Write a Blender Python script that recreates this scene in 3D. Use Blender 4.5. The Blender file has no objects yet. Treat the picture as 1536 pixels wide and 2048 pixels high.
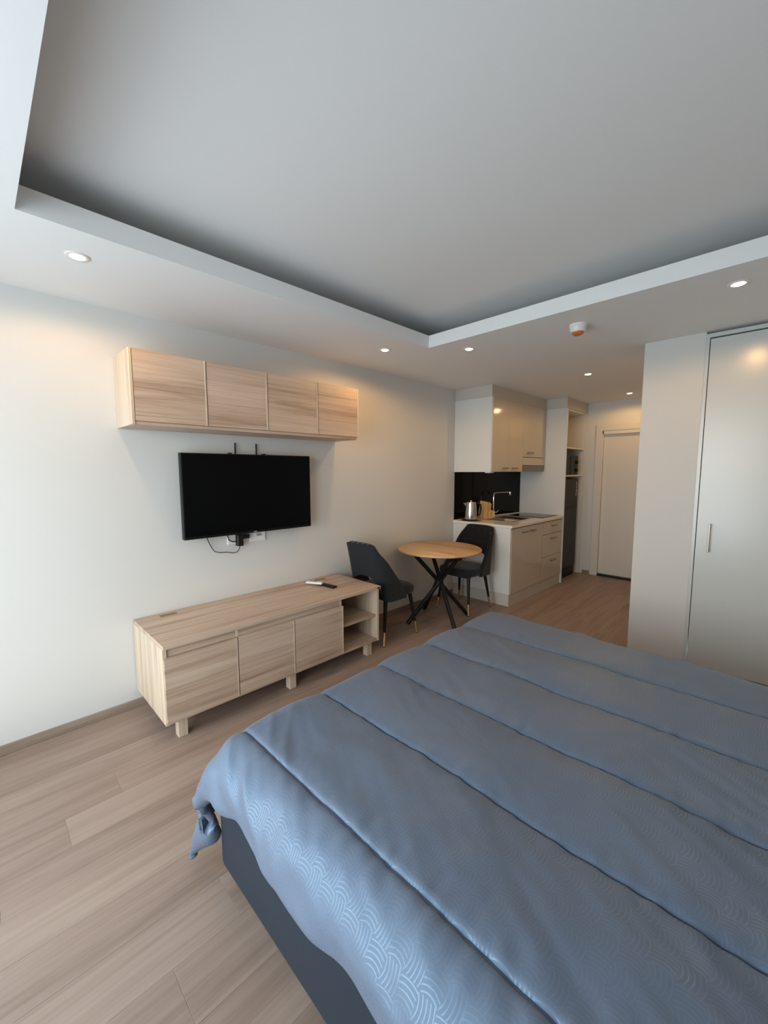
import bpy, bmesh, math, random
import numpy as np
from mathutils import Vector, Matrix, noise

S = bpy.context.scene
COL = S.collection
random.seed(7)
PI = math.pi

# ------------------------------------------------------------------ camera
FPX, YAW, PITCH, ROLL = 817.16, math.radians(44.893), math.radians(5.7606), math.radians(-0.094)
fw = Vector((-math.sin(YAW) * math.cos(PITCH), math.cos(YAW) * math.cos(PITCH), -math.sin(PITCH)))
rt = Vector((math.cos(YAW), math.sin(YAW), 0))
up = rt.cross(fw)
r2 = rt * math.cos(ROLL) + up * math.sin(ROLL)
u2 = -rt * math.sin(ROLL) + up * math.cos(ROLL)
cam = bpy.data.cameras.new('camera')
cam.sensor_fit = 'HORIZONTAL'
cam.sensor_width = 36
cam.lens = FPX / 1536 * 36
cam.clip_start = 0.05
cam_ob = bpy.data.objects.new('camera', cam)
COL.objects.link(cam_ob)
m3 = Matrix((r2, u2, -fw)).transposed()
cam_ob.matrix_world = Matrix.Translation((2.863, 0, 1.494)) @ m3.to_4x4()
S.camera = cam_ob

# ------------------------------------------------------------------ sky, exposure
SKY, LAMP_W = 8.6, 10.0
w = bpy.data.worlds.new('sky')
S.world = w
w.use_nodes = True
nt = w.node_tree
nt.nodes.clear()
out = nt.nodes.new('ShaderNodeOutputWorld')
bg = nt.nodes.new('ShaderNodeBackground')
tc = nt.nodes.new('ShaderNodeTexCoord')
sp = nt.nodes.new('ShaderNodeSeparateXYZ')
mr = nt.nodes.new('ShaderNodeMapRange')
mr.inputs['From Min'].default_value = -1
mr.inputs['From Max'].default_value = 1
rp = nt.nodes.new('ShaderNodeValToRGB')
e = rp.color_ramp.elements
e[0].position = 0.0
e[0].color = (.44, .51, .55, 1)
e[1].position = 1.0
e[1].color = (.36, .55, .92, 1)
a = e.new(.485)
a.color = (.58, .66, .71, 1)
a = e.new(.515)
a.color = (.97, .97, .94, 1)
a = e.new(.68)
a.color = (.76, .88, .94, 1)
nt.links.new(tc.outputs['Generated'], sp.inputs[0])
nt.links.new(sp.outputs['Z'], mr.inputs['Value'])
nt.links.new(mr.outputs[0], rp.inputs[0])
nt.links.new(rp.outputs[0], bg.inputs[0])
bg.inputs[1].default_value = SKY
nt.links.new(bg.outputs[0], out.inputs[0])

# window portal: guides sky sampling through the window opening, emits nothing itself
pl = bpy.data.lights.new('window_portal', 'AREA')
pl.shape = 'RECTANGLE'
pl.size, pl.size_y = 2.35, 2.1
pl.cycles.is_portal = True
po = bpy.data.objects.new('window_portal', pl)
COL.objects.link(po)
po.location = (1.425, -0.72, 1.23)
po.rotation_euler = (PI / 2, 0, 0)

S.view_settings.view_transform = 'Standard'
S.view_settings.look = 'None'
S.view_settings.gamma = 1
S.view_settings.use_curve_mapping = False
S.view_settings.exposure = 0.0
S.cycles.max_bounces = 10
S.cycles.diffuse_bounces = 6
S.cycles.glossy_bounces = 4
S.cycles.sample_clamp_indirect = 6
S.cycles.use_denoising = True

# ------------------------------------------------------------------ helpers
ORG = {}


def srgb(r, g, b):
    f = lambda c: c / 12.92 if c <= .04045 else ((c + .055) / 1.055) ** 2.4
    return (f(r / 255), f(g / 255), f(b / 255), 1)


def box(bm, x0, x1, y0, y1, z0, z1, bev=0.0, seg=1):
    r = bmesh.ops.create_cube(bm, size=1)
    vs = r['verts']
    for v in vs:
        v.co = Vector((x0 + (v.co.x + .5) * (x1 - x0), y0 + (v.co.y + .5) * (y1 - y0), z0 + (v.co.z + .5) * (z1 - z0)))
    if bev > 0:
        es = list({e for v in vs for e in v.link_edges})
        bmesh.ops.bevel(bm, geom=es, offset=bev, segments=seg, affect='EDGES', profile=.5)
    return bm


def nb(*args, **k):
    bm = bmesh.new()
    if args:
        box(bm, *args, **k)
    return bm


def prism(bm, pts, z0, z1, bev=0.0, seg=1):
    """polygon in xy extruded in z"""
    lo = [bm.verts.new((p[0], p[1], z0)) for p in pts]
    hi = [bm.verts.new((p[0], p[1], z1)) for p in pts]
    n = len(pts)
    fs = [bm.faces.new(lo[::-1]), bm.faces.new(hi)]
    for i in range(n):
        fs.append(bm.faces.new((lo[i], lo[(i + 1) % n], hi[(i + 1) % n], hi[i])))
    if bev:
        bmesh.ops.bevel(bm, geom=list({e for f in fs for e in f.edges}), offset=bev, segments=seg, affect='EDGES')
    bmesh.ops.recalc_face_normals(bm, faces=bm.faces)
    return bm


def lathe(bm, prof, cx=0, cy=0, n=24):
    """profile of (radius, z) from bottom to top"""
    rings = []
    for r, z in prof:
        if r < 1e-5:
            rings.append([bm.verts.new((cx, cy, z))])
        else:
            rings.append([bm.verts.new((cx + r * math.cos(2 * PI * i / n), cy + r * math.sin(2 * PI * i / n), z)) for i in range(n)])
    for A, B in zip(rings, rings[1:]):
        for i in range(n):
            j = (i + 1) % n
            if len(A) == 1 and len(B) == 1:
                continue
            if len(A) == 1:
                bm.faces.new((A[0], B[j], B[i]))
            elif len(B) == 1:
                bm.faces.new((A[i], A[j], B[0]))
            else:
                bm.faces.new((A[i], A[j], B[j], B[i]))
    for R in (rings[0], rings[-1]):
        if len(R) > 1:
            bm.faces.new(R)
    bmesh.ops.recalc_face_normals(bm, faces=bm.faces)
    return bm


def tube(bm, pts, rad, n=10, cap=True):
    """round tube through points; rad a number or a list"""
    pts = [Vector(p) for p in pts]
    rs = rad if isinstance(rad, (list, tuple)) else [rad] * len(pts)
    rings = []
    ref = None
    for i, p in enumerate(pts):
        t = (pts[min(i + 1, len(pts) - 1)] - pts[max(i - 1, 0)]).normalized()
        if ref is None:
            ref = Vector((0, 0, 1)) if abs(t.z) < .9 else Vector((1, 0, 0))
        s = t.cross(ref).normalized()
        ref = s.cross(t).normalized()
        rings.append([bm.verts.new(p + (s * math.cos(2 * PI * k / n) + ref * math.sin(2 * PI * k / n)) * rs[i]) for k in range(n)])
    for A, B in zip(rings, rings[1:]):
        for k in range(n):
            bm.faces.new((A[k], A[(k + 1) % n], B[(k + 1) % n], B[k]))
    if cap:
        bm.faces.new(rings[0][::-1])
        bm.faces.new(rings[-1])
    bmesh.ops.recalc_face_normals(bm, faces=bm.faces)
    return bm


def obj(name, bm, mat, parent=None, smooth=None):
    """ONE mesh object from a bmesh in world coordinates (shifted to its thing's base)"""
    off = ORG.get(parent.name, Vector()) if parent else Vector()
    me = bpy.data.meshes.new(name)
    if off.length:
        bmesh.ops.translate(bm, verts=bm.verts, vec=-off)
    bm.to_mesh(me)
    bm.free()
    if mat:
        me.materials.append(mat)
    if smooth is not None:
        me.shade_smooth()
        if smooth < 3:
            me.set_sharp_from_angle(angle=smooth)
    o = bpy.data.objects.new(name, me)
    COL.objects.link(o)
    if parent:
        o.parent = parent
        ORG[o.name] = off
    return o


def tag(o, label, cat, group=None):
    o['label'] = label
    o['category'] = cat
    if group:
        o['group'] = group
    return o


def thing(name, label, cat, loc=(0, 0, 0), group=None):
    o = bpy.data.objects.new(name, None)
    o.empty_display_size = .05
    COL.objects.link(o)
    o.location = loc
    ORG[o.name] = Vector(loc)
    return tag(o, label, cat, group)


def struct(name, bm, mat, smooth=None):
    o = obj(name, bm, mat, None, smooth)
    o['kind'] = 'structure'
    return o


def dup(root, loc, rotz, label):
    r = root.copy()
    COL.objects.link(r)
    r.location = loc
    r.rotation_euler = (0, 0, rotz)
    r['label'] = label
    for ch in list(root.children):
        c = ch.copy()
        COL.objects.link(c)
        c.parent = r
        for g in ch.children:
            d = g.copy()
            COL.objects.link(d)
            d.parent = c
    return r


# ------------------------------------------------------------------ materials
def mat(name, col, rough=.5, metal=0, spec=.5, coat=0, sheen=0, bump=0, bscale=200, emit=None, estr=0):
    m = bpy.data.materials.new(name)
    m.use_nodes = True
    n = m.node_tree
    b = n.nodes['Principled BSDF']
    b.inputs['Base Color'].default_value = col
    b.inputs['Roughness'].default_value = rough
    b.inputs['Metallic'].default_value = metal
    b.inputs['Specular IOR Level'].default_value = spec
    b.inputs['Coat Weight'].default_value = coat
    b.inputs['Coat Roughness'].default_value = .06
    if sheen:
        b.inputs['Sheen Weight'].default_value = sheen
        b.inputs['Sheen Roughness'].default_value = .4
    if emit:
        b.inputs['Emission Color'].default_value = emit
        b.inputs['Emission Strength'].default_value = estr
    # a little procedural tone variation and fine relief
    t = n.nodes.new('ShaderNodeTexCoord')
    ns = n.nodes.new('ShaderNodeTexNoise')
    ns.inputs['Scale'].default_value = bscale
    ns.inputs['Detail'].default_value = 4
    n.links.new(t.outputs['Object'], ns.inputs['Vector'])
    if bump:
        bp = n.nodes.new('ShaderNodeBump')
        bp.inputs['Strength'].default_value = bump
        bp.inputs['Distance'].default_value = .002
        n.links.new(ns.outputs['Fac'], bp.inputs['Height'])
        n.links.new(bp.outputs[0], b.inputs['Normal'])
    mx = n.nodes.new('ShaderNodeMapRange')
    mx.inputs['To Min'].default_value = max(0, rough - .03)
    mx.inputs['To Max'].default_value = min(1, rough + .03)
    n.links.new(ns.outputs['Fac'], mx.inputs['Value'])
    n.links.new(mx.outputs[0], b.inputs['Roughness'])
    return m


def wood(name, dark, mid, light, axis='Y', along=.9, across=9, fine=90, rough=.5, spec=.35, rnd=0.0, bump=.12, contrast=1.0):
    """straight-grain timber, grain along the given object axis"""
    m = bpy.data.materials.new(name)
    m.use_nodes = True
    n = m.node_tree
    L = n.links.new
    b = n.nodes['Principled BSDF']
    b.inputs['Roughness'].default_value = rough
    b.inputs['Specular IOR Level'].default_value = spec
    t = n.nodes.new('ShaderNodeTexCoord')
    oi = n.nodes.new('ShaderNodeObjectInfo')
    rm = n.nodes.new('ShaderNodeVectorMath')
    rm.operation = 'MULTIPLY_ADD'
    cb = n.nodes.new('ShaderNodeCombineXYZ')
    for k in range(3):
        L(oi.outputs['Random'], cb.inputs[k])
    rm.inputs[1].default_value = (13.7, 7.3, 21.1)
    L(cb.outputs[0], rm.inputs[0])
    L(t.outputs['Object'], rm.inputs[2])

    def mapped(al, ac):
        mp = n.nodes.new('ShaderNodeMapping')
        sc = [ac, ac, ac]
        sc['XYZ'.index(axis)] = al
        mp.inputs['Scale'].default_value = sc
        L(rm.outputs[0], mp.inputs['Vector'])
        return mp
    n1 = n.nodes.new('ShaderNodeTexNoise')
    n1.inputs['Scale'].default_value = 1
    n1.inputs['Detail'].default_value = 5
    n1.inputs['Roughness'].default_value = .62
    n1.inputs['Distortion'].default_value = .5
    L(mapped(along, across).outputs[0], n1.inputs['Vector'])
    n2 = n.nodes.new('ShaderNodeTexNoise')
    n2.inputs['Scale'].default_value = 1
    n2.inputs['Detail'].default_value = 3
    L(mapped(along * 2.5, fine).outputs[0], n2.inputs['Vector'])
    mx = n.nodes.new('ShaderNodeMix')
    mx.data_type = 'FLOAT'
    mx.inputs[0].default_value = .3
    L(n1.outputs['Fac'], mx.inputs[2])
    L(n2.outputs['Fac'], mx.inputs[3])
    cr = n.nodes.new('ShaderNodeValToRGB')
    el = cr.color_ramp.elements
    el[0].position = .5 - .17 / contrast
    el[0].color = dark
    el[1].position = .5 + .14 / contrast
    el[1].color = light
    q = el.new(.5 - .01)
    q.color = mid
    L(mx.outputs[0], cr.inputs[0])
    col = cr.outputs[0]
    if rnd:
        hs = n.nodes.new('ShaderNodeHueSaturation')
        v = n.nodes.new('ShaderNodeMapRange')
        v.inputs['To Min'].default_value = 1 - rnd
        v.inputs['To Max'].default_value = 1 + rnd
        L(oi.outputs['Random'], v.inputs['Value'])
        L(v.outputs[0], hs.inputs['Value'])
        L(col, hs.inputs['Color'])
        col = hs.outputs[0]
    L(col, b.inputs['Base Color'])
    bp = n.nodes.new('ShaderNodeBump')
    bp.inputs['Strength'].default_value = bump
    bp.inputs['Distance'].default_value = .001
    L(n2.outputs['Fac'], bp.inputs['Height'])
    L(bp.outputs[0], b.inputs['Normal'])
    return m


M = {}
M['paint'] = mat('wall_paint', (.63, .63, .61, 1), .85, spec=.25, bump=.04, bscale=300)
M['ceil'] = mat('ceiling_paint', (.79, .795, .79, 1), .9, spec=.2, bump=.03, bscale=300)
M['trim'] = mat('door_paint', (.64, .61, .56, 1), .45, spec=.4)
M['floor_base'] = mat('screed', (.12, .10, .085, 1), .9)
M['plank'] = wood('oak_laminate', srgb(130, 110, 97), srgb(152, 131, 118), srgb(164, 144, 130), 'Y', .7, 9, 90, .45, .35, .05, .08)
M['tile'] = mat('added_balcony_tile', (.55, .54, .51, 1), .6)
M['skirt'] = wood('skirting_wood', srgb(110, 94, 82), srgb(138, 120, 106), srgb(152, 136, 122), 'Y', .8, 11, 110, .5, .3)
AD, AM, AL = srgb(150, 125, 107), srgb(188, 165, 145), srgb(204, 184, 166)
M['ash_y'] = wood('ash_along', AD, AM, AL, 'Y', .7, 13, 120, .5, .35)
M['ash_z'] = wood('ash_upright', srgb(172, 150, 128), srgb(202, 184, 162), srgb(216, 200, 180), 'Z', .7, 16, 120, .5, .35)
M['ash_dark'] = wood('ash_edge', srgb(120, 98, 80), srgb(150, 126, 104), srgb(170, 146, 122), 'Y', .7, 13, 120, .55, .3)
M['grommet'] = mat('grommet_brown', srgb(140, 108, 84), .45)
M['oak_top'] = wood('oak_tabletop', srgb(166, 126, 86), srgb(202, 164, 120), srgb(218, 184, 140), 'X', 1.2, 12, 110, .42, .4)
M['bamboo'] = wood('beech_block', srgb(204, 156, 98), srgb(226, 184, 126), srgb(236, 200, 146), 'Z', 2, 30, 200, .5, .35)
M['black_metal'] = mat('black_metal', (.006, .006, .0065, 1), .42, spec=.35)
M['gold'] = mat('brass_tip', (.83, .60, .28, 1), .25, metal=1)
M['velvet'] = mat('charcoal_velvet', (.020, .0225, .025, 1), .85, spec=.12, sheen=.25, bump=.25, bscale=160)
M['tv_frame'] = mat('tv_bezel', (.004, .004, .0045, 1), .35, spec=.25)
M['tv_screen'] = mat('tv_panel', (.002, .0025, .003, 1), .16, spec=.08)
M['black_plastic'] = mat('black_plastic', (.009, .009, .009, 1), .45, spec=.3)
M['grey_mark'] = mat('grey_mark', (.35, .35, .35, 1), .4)
M['white_plastic'] = mat('white_plastic', (.78, .78, .77, 1), .35)
M['gloss'] = mat('gloss_white_lamplit', (.56, .51, .43, 1), .09, spec=.4)  # white fronts with the dim, warm lamplight mixed into the base colour
M['carcass'] = mat('white_carcass', (.68, .69, .67, 1), .3, spec=.45)
M['filler'] = mat('matt_filler', (.56, .53, .47, 1), .5, spec=.35)
M['stone'] = mat('pale_worktop', (.78, .74, .67, 1), .16, spec=.5, bump=.02)
M['black_glass'] = mat('black_glass', (.002, .003, .003, 1), .05, spec=.14)
M['steel'] = mat('brushed_steel', (.62, .60, .57, 1), .24, metal=1)
M['sink_steel_shaded'] = mat('sink_steel_shaded', (.36, .31, .25, 1), .22, metal=1)  # bowl steel: inner shade and golden reflection put into a darker, browner colour
M['chrome'] = mat('chrome', (.80, .80, .80, 1), .1, metal=1)
M['handle'] = mat('dull_nickel', (.30, .27, .23, 1), .3, metal=1)
M['hood'] = mat('hood_steel', (.20, .20, .20, 1), .4, metal=.6)
M['fridge'] = mat('dark_steel', (.022, .020, .016, 1), .45, spec=.3, metal=.1)
M['fridge_side'] = mat('fridge_side', (.03, .03, .03, 1), .5)
M['letter'] = mat('silver_letters', (.72, .70, .66, 1), .4)
M['orange'] = mat('amber_plastic', (.62, .16, .02, 1), .3)
M['ward'] = mat('satin_wardrobe', (.56, .59, .58, 1), .24, spec=.6)
M['bulb'] = mat('lamp_lens', (1, .9, .75, 1), .4, emit=(1, .80, .55, 1), estr=14)
M['ring'] = mat('lamp_ring', (.75, .73, .70, 1), .35)
M['mattress'] = mat('mattress_ticking', (.72, .72, .72, 1), .9)

# dark bed fabric
M['bed_fabric'] = mat('slate_upholstery', srgb(42, 49, 58), .95, spec=.1, sheen=.08, bump=.6, bscale=420)


def duvet_material():
    m = bpy.data.materials.new('blue_woven_cotton')
    m.use_nodes = True
    n = m.node_tree
    L = n.links.new
    b = n.nodes['Principled BSDF']
    uv = n.nodes.new('ShaderNodeUVMap')

    def mt(op, x, y=None, z=None):
        k = n.nodes.new('ShaderNodeMath')
        k.operation = op
        for i, q in enumerate((x, y, z)):
            if q is None:
                continue
            if isinstance(q, (int, float)):
                k.inputs[i].default_value = q
            else:
                L(q, k.inputs[i])
        return k.outputs[0]
    s = n.nodes.new('ShaderNodeSeparateXYZ')
    L(uv.outputs[0], s.inputs[0])
    CELL = .043
    u = mt('DIVIDE', s.outputs[0], CELL)
    v = mt('DIVIDE', s.outputs[1], CELL)
    iu, iv = mt('FLOOR', u), mt('FLOOR', v)
    fu, fv = mt('SUBTRACT', u, iu), mt('SUBTRACT', v, iv)
    par = mt('MODULO', mt('ABSOLUTE', mt('ADD', iu, iv)), 2)      # 0 / 1 checker
    # arcs: distance from a point beside the cell, across u in one cell and across v in the next
    def arcs(p, q):
        dx = mt('SUBTRACT', p, .5)
        dy = mt('ADD', q, .55)
        d = mt('SQRT', mt('ADD', mt('MULTIPLY', dx, dx), mt('MULTIPLY', dy, dy)))
        f = mt('FRACT', mt('MULTIPLY', d, 5.0))
        return mt('LESS_THAN', mt('ABSOLUTE', mt('SUBTRACT', f, .5)), .13)
    a0, a1 = arcs(fu, fv), arcs(fv, fu)
    mx = n.nodes.new('ShaderNodeMix')
    mx.data_type = 'FLOAT'
    L(par, mx.inputs[0])
    L(a0, mx.inputs[2])
    L(a1, mx.inputs[3])
    line = mx.outputs[0]
    cm = n.nodes.new('ShaderNodeMix')
    cm.data_type = 'RGBA'
    L(line, cm.inputs[0])
    cm.inputs[6].default_value = srgb(91, 101, 120)
    cm.inputs[7].default_value = srgb(95, 107, 128)
    L(cm.outputs[2], b.inputs['Base Color'])
    rr = n.nodes.new('ShaderNodeMapRange')
    L(line, rr.inputs['Value'])
    rr.inputs['To Min'].default_value = .58
    rr.inputs['To Max'].default_value = .34
    L(rr.outputs[0], b.inputs['Roughness'])
    b.inputs['Specular IOR Level'].default_value = .95
    b.inputs['Specular Tint'].default_value = (.46, .75, 1, 1)
    b.inputs['Sheen Weight'].default_value = .08
    t = n.nodes.new('ShaderNodeTexCoord')
    ns = n.nodes.new('ShaderNodeTexNoise')
    ns.inputs['Scale'].default_value = 26
    ns.inputs['Detail'].default_value = 6
    L(t.outputs['Object'], ns.inputs['Vector'])
    bp = n.nodes.new('ShaderNodeBump')
    bp.inputs['Strength'].default_value = .18
    bp.inputs['Distance'].default_value = .008
    L(ns.outputs['Fac'], bp.inputs['Height'])
    L(bp.outputs[0], b.inputs['Normal'])
    return m


M['duvet'] = duvet_material()
M['thread'] = mat('seam_thread', srgb(62, 76, 100), .8)


def quilt_velvet():
    m = mat('quilted_velvet', (.014, .014, .015, 1), .8, spec=.12, sheen=.15)
    n = m.node_tree
    L = n.links.new
    b = n.nodes['Principled BSDF']
    t = n.nodes.new('ShaderNodeTexCoord')
    s = n.nodes.new('ShaderNodeSeparateXYZ')
    L(t.outputs['Object'], s.inputs[0])

    def mt(op, x, y=None):
        k = n.nodes.new('ShaderNodeMath')
        k.operation = op
        for i, q in enumerate((x, y)):
            if q is None:
                continue
            if isinstance(q, (int, float)):
                k.inputs[i].default_value = q
            else:
                L(q, k.inputs[i])
        return k.outputs[0]
    p = mt('MULTIPLY', mt('ADD', s.outputs[0], s.outputs[2]), 52)
    q = mt('MULTIPLY', mt('SUBTRACT', s.outputs[0], s.outputs[2]), 52)
    h = mt('MULTIPLY', mt('ABSOLUTE', mt('SINE', p)), mt('ABSOLUTE', mt('SINE', q)))
    bp = n.nodes.new('ShaderNodeBump')
    bp.inputs['Strength'].default_value = .8
    bp.inputs['Distance'].default_value = .008
    L(h, bp.inputs['Height'])
    L(bp.outputs[0], b.inputs['Normal'])
    return m


M['quilt'] = quilt_velvet()

# ------------------------------------------------------------------ the room
XR, YB, YW = 3.62, 6.20, -0.72          # right wall, door wall, window wall
ZC = 2.43                               # soffit height
TX0, TX1, TY0, TY1 = .82, 3.02, .176, 2.54   # ceiling tray opening
ZL, ZT = 2.52, 2.635                    # lip top, tray ceiling
PX, PY = 2.02, 3.60                     # corridor corner

fl = struct('floor', nb(-.1, XR + .1, YW - .1, YB + .1, -.08, -.0085), M['floor_base'])
# planks: one object each, row by row, joints bevelled
PW, PLN = .18, 1.22
k = 0
row = 0
x = .024 - PW
while x < XR:
    xa, xb = max(x, 0.0), min(x + PW, XR)
    end0 = .39 - (row - 4) * .215        # a measured joint in row 4, stagger from row to row
    y = end0 - PLN * 8
    ymax = YB if (xa + xb) / 2 < PX + .06 else 4.2
    while y < ymax:
        ya, yb = max(y, YW), min(y + PLN, ymax)
        if yb - ya > .02 and xb - xa > .01:
            bm = nb(xa + .00015, xb - .00015, ya + .00015, yb - .00015, -.0085, 0)
            top = [e for e in bm.edges if all(v.co.z > -.001 for v in e.verts)]
            bmesh.ops.bevel(bm, geom=top, offset=.0007, segments=1, affect='EDGES')
            p = obj('plank', bm, M['plank'], fl)
            k += 1
        y += PLN
    x += PW
    row += 1

struct('wall_left', nb(-.12, 0, YW - .1, YB + .1, -.05, 2.7), M['paint'])
struct('wall_right', nb(XR, XR + .12, YW - .1, 4.3, -.05, 2.7), M['paint'])
# window wall behind the camera with a wide glazed opening
bm = nb(-.1, .25, YW - .12, YW, -.05, 2.7)
box(bm, 2.60, XR + .1, YW - .12, YW, -.05, 2.7)
box(bm, .25, 2.60, YW - .12, YW, 2.28, 2.7)
box(bm, .25, 2.60, YW - .12, YW, -.05, .18)
struct('wall_window', bm, M['paint'])
win = bmesh.new()
for xx in (.25, 1.40, 2.55):
    box(win, xx, xx + .05, YW - .09, YW - .04, .18, 2.28)
box(win, .30, 2.55, YW - .09, YW - .04, .18, .23)
box(win, .30, 2.55, YW - .09, YW - .04, 2.23, 2.28)
struct('window_1', win, M['white_plastic'])

# unseen balcony added for its light: slab bounces it up, roof cuts high sky
bal = struct('floor_balcony_added', nb(-.1, XR + .1, YW - 2.0, YW - .12, -.16, -.03), M['tile'])
bal['label'] = 'added balcony floor, unseen, bouncing daylight inward'
struct('ceiling_balcony_added', nb(-.1, XR + .1, YW - 2.0, YW - .12, 2.36, 2.5), M['ceil'])

# door wall
DX0, DX1, DZ = .965, 1.80, 2.035
bm = nb(-.1, DX0, YB, YB + .12, -.05, 2.7)
box(bm, DX1, PX + .5, YB, YB + .12, -.05, 2.7)
box(bm, DX0, DX1, YB, YB + .12, DZ, 2.7)
struct('wall_back', bm, M['paint'])
dr = struct('door_1', nb(DX0 + .003, DX1 - .003, YB + .035, YB + .075, .03, DZ - .045, bev=.002), M['trim'])
fr = bmesh.new()
cw = .085
box(fr, DX0 - cw, DX0, YB - .018, YB, 0, DZ + cw, bev=.004)
box(fr, DX1, DX1 + cw, YB - .018, YB, 0, DZ + cw, bev=.004)
box(fr, DX0, DX1, YB - .018, YB, DZ, DZ + cw, bev=.004)
box(fr, DX0 - .0005, DX0 + .012, YB - .01, YB + .09, 0, DZ)
box(fr, DX1 - .012, DX1 + .0005, YB - .01, YB + .09, 0, DZ)
box(fr, DX0, DX1, YB - .01, YB + .09, DZ - .045, DZ + .0005)
o = obj('door_frame', fr, M['trim'], dr)
o = obj('door_seal', nb(DX0 - .01, DX1 - .003, YB - .004, YB + .08, 0.0, .028), M['black_plastic'], dr)
o['label'] = 'black seal strip along the foot of the door'
hb = bmesh.new()
tube(hb, [(DX1 - .07, YB + .036, 1.0), (DX1 - .07, YB - .02, 1.0), (DX1 - .19, YB - .025, 1.0)], .009)
obj('door_handle', hb, M['steel'], dr, smooth=1)

# corridor side wall and the partition beside the wardrobe
struct('wall_corridor', nb(PX, PX + .12, PY + .1, YB, -.05, 2.7), M['paint'])
struct('wall_partition', nb(PX, 2.382, PY, PY + .1, -.05, 2.7), M['paint'])

# skirting
struct('baseboard_left', nb(0, .012, YW, 4.05, 0, .052, bev=.002), M['skirt'])
struct('baseboard_back', nb(.775, DX0 - cw, YB - .012, YB, 0, .052, bev=.002), M['skirt'])
struct('baseboard_partition', nb(PX - .012, 2.382, PY - .012, PY, 0, .052, bev=.002), M['skirt'])
struct('baseboard_right', nb(XR - .012, XR, YW, PY, 0, .052, bev=.002), M['skirt'])

# ceiling: tray ceiling above, soffit ring below it, lip round the opening
ce = struct('ceiling', nb(TX0 - .45, TX1 + .45, TY0 - .45, TY1 + .45, ZT, ZT + .08), M['ceil'])
lt = .012
bm = nb(-.1, TX0 - lt, YW - .1, YB + .1, ZC, ZC + .02)
box(bm, TX1 + lt, XR + .1, YW - .1, YB + .1, ZC, ZC + .02)
box(bm, TX0 - lt, TX1 + lt, YW - .1, TY0 - lt, ZC, ZC + .02)
box(bm, TX0 - lt, TX1 + lt, TY1 + lt, YB + .1, ZC, ZC + .02)
obj('soffit', bm, M['ceil'], ce)
for (x0, x1, y0, y1) in ((TX0 - .012, TX0, TY0, TY1), (TX1, TX1 + .012, TY0, TY1), (TX0 - .012, TX1 + .012, TY0 - .012, TY0), (TX0 - .012, TX1 + .012, TY1, TY1 + .012)):
    obj('lip', nb(x0, x1, y0, y1, ZC, ZL), M['ceil'], ce)
bm = bmesh.new()
for (x0, x1, y0, y1) in ((TX0 - .47, TX0 - .45, TY0 - .47, TY1 + .47), (TX1 + .45, TX1 + .47, TY0 - .47, TY1 + .47), (TX0 - .45, TX1 + .45, TY0 - .47, TY0 - .45), (TX0 - .45, TX1 + .45, TY1 + .45, TY1 + .47)):
    box(bm, x0, x1, y0, y1, ZC + .02, ZT + .08)
obj('cove_back', bm, M['ceil'], ce)

# ------------------------------------------------------------------ bed
BX0, BY0, BY1 = 1.46, .545, 2.345
bed = thing('bed_base', 'low bed base in dark slate woven fabric under the blue duvet', 'bed', (BX0, BY0, 0))
bm = nb(BX0, 3.50, BY0, BY1, .045, .33, bev=.03, seg=4)
obj('body', bm, M['bed_fabric'], bed, smooth=1)
for xx in (1.62, 2.55, 3.40):
    for yy in (BY0 + .06, BY1 - .06):
        obj('foot', lathe(bmesh.new(), [(.022, 0), (.026, .01), (.026, .06)], xx, yy, 16), M['black_plastic'], bed, smooth=1)
mt_ = obj('mattress', nb(BX0 + .02, 3.49, BY0 + .02, BY1 - .02, .33, .53, bev=.05, seg=4), M['mattress'], None, smooth=1)
tag(mt_, 'pale mattress lying under the blue duvet on the slate bed base', 'mattress')


def flap(n, ramp, total, phi0, phi1, curl):
    """arc-length table of a cloth edge: outward distance and drop"""
    A = np.linspace(0, total, n)
    ph = np.where(A < ramp, phi0 + (phi1 - phi0) * (A / ramp) ** 1.0, phi1)
    ph = ph + np.where(A > total - .045, (A - (total - .045)) / .045 * curl, 0)
    ph = np.radians(ph)
    st = np.diff(A, prepend=0)
    return A, np.cumsum(np.cos(ph) * st), np.cumsum(np.sin(ph) * st)


ZD = .575
SEAMS = [.625, .965, 1.305, 1.655, 2.015, 2.36]
XE, YE0, YE1 = 1.575, .64, 2.33         # where the duvet starts to bend over


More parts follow.
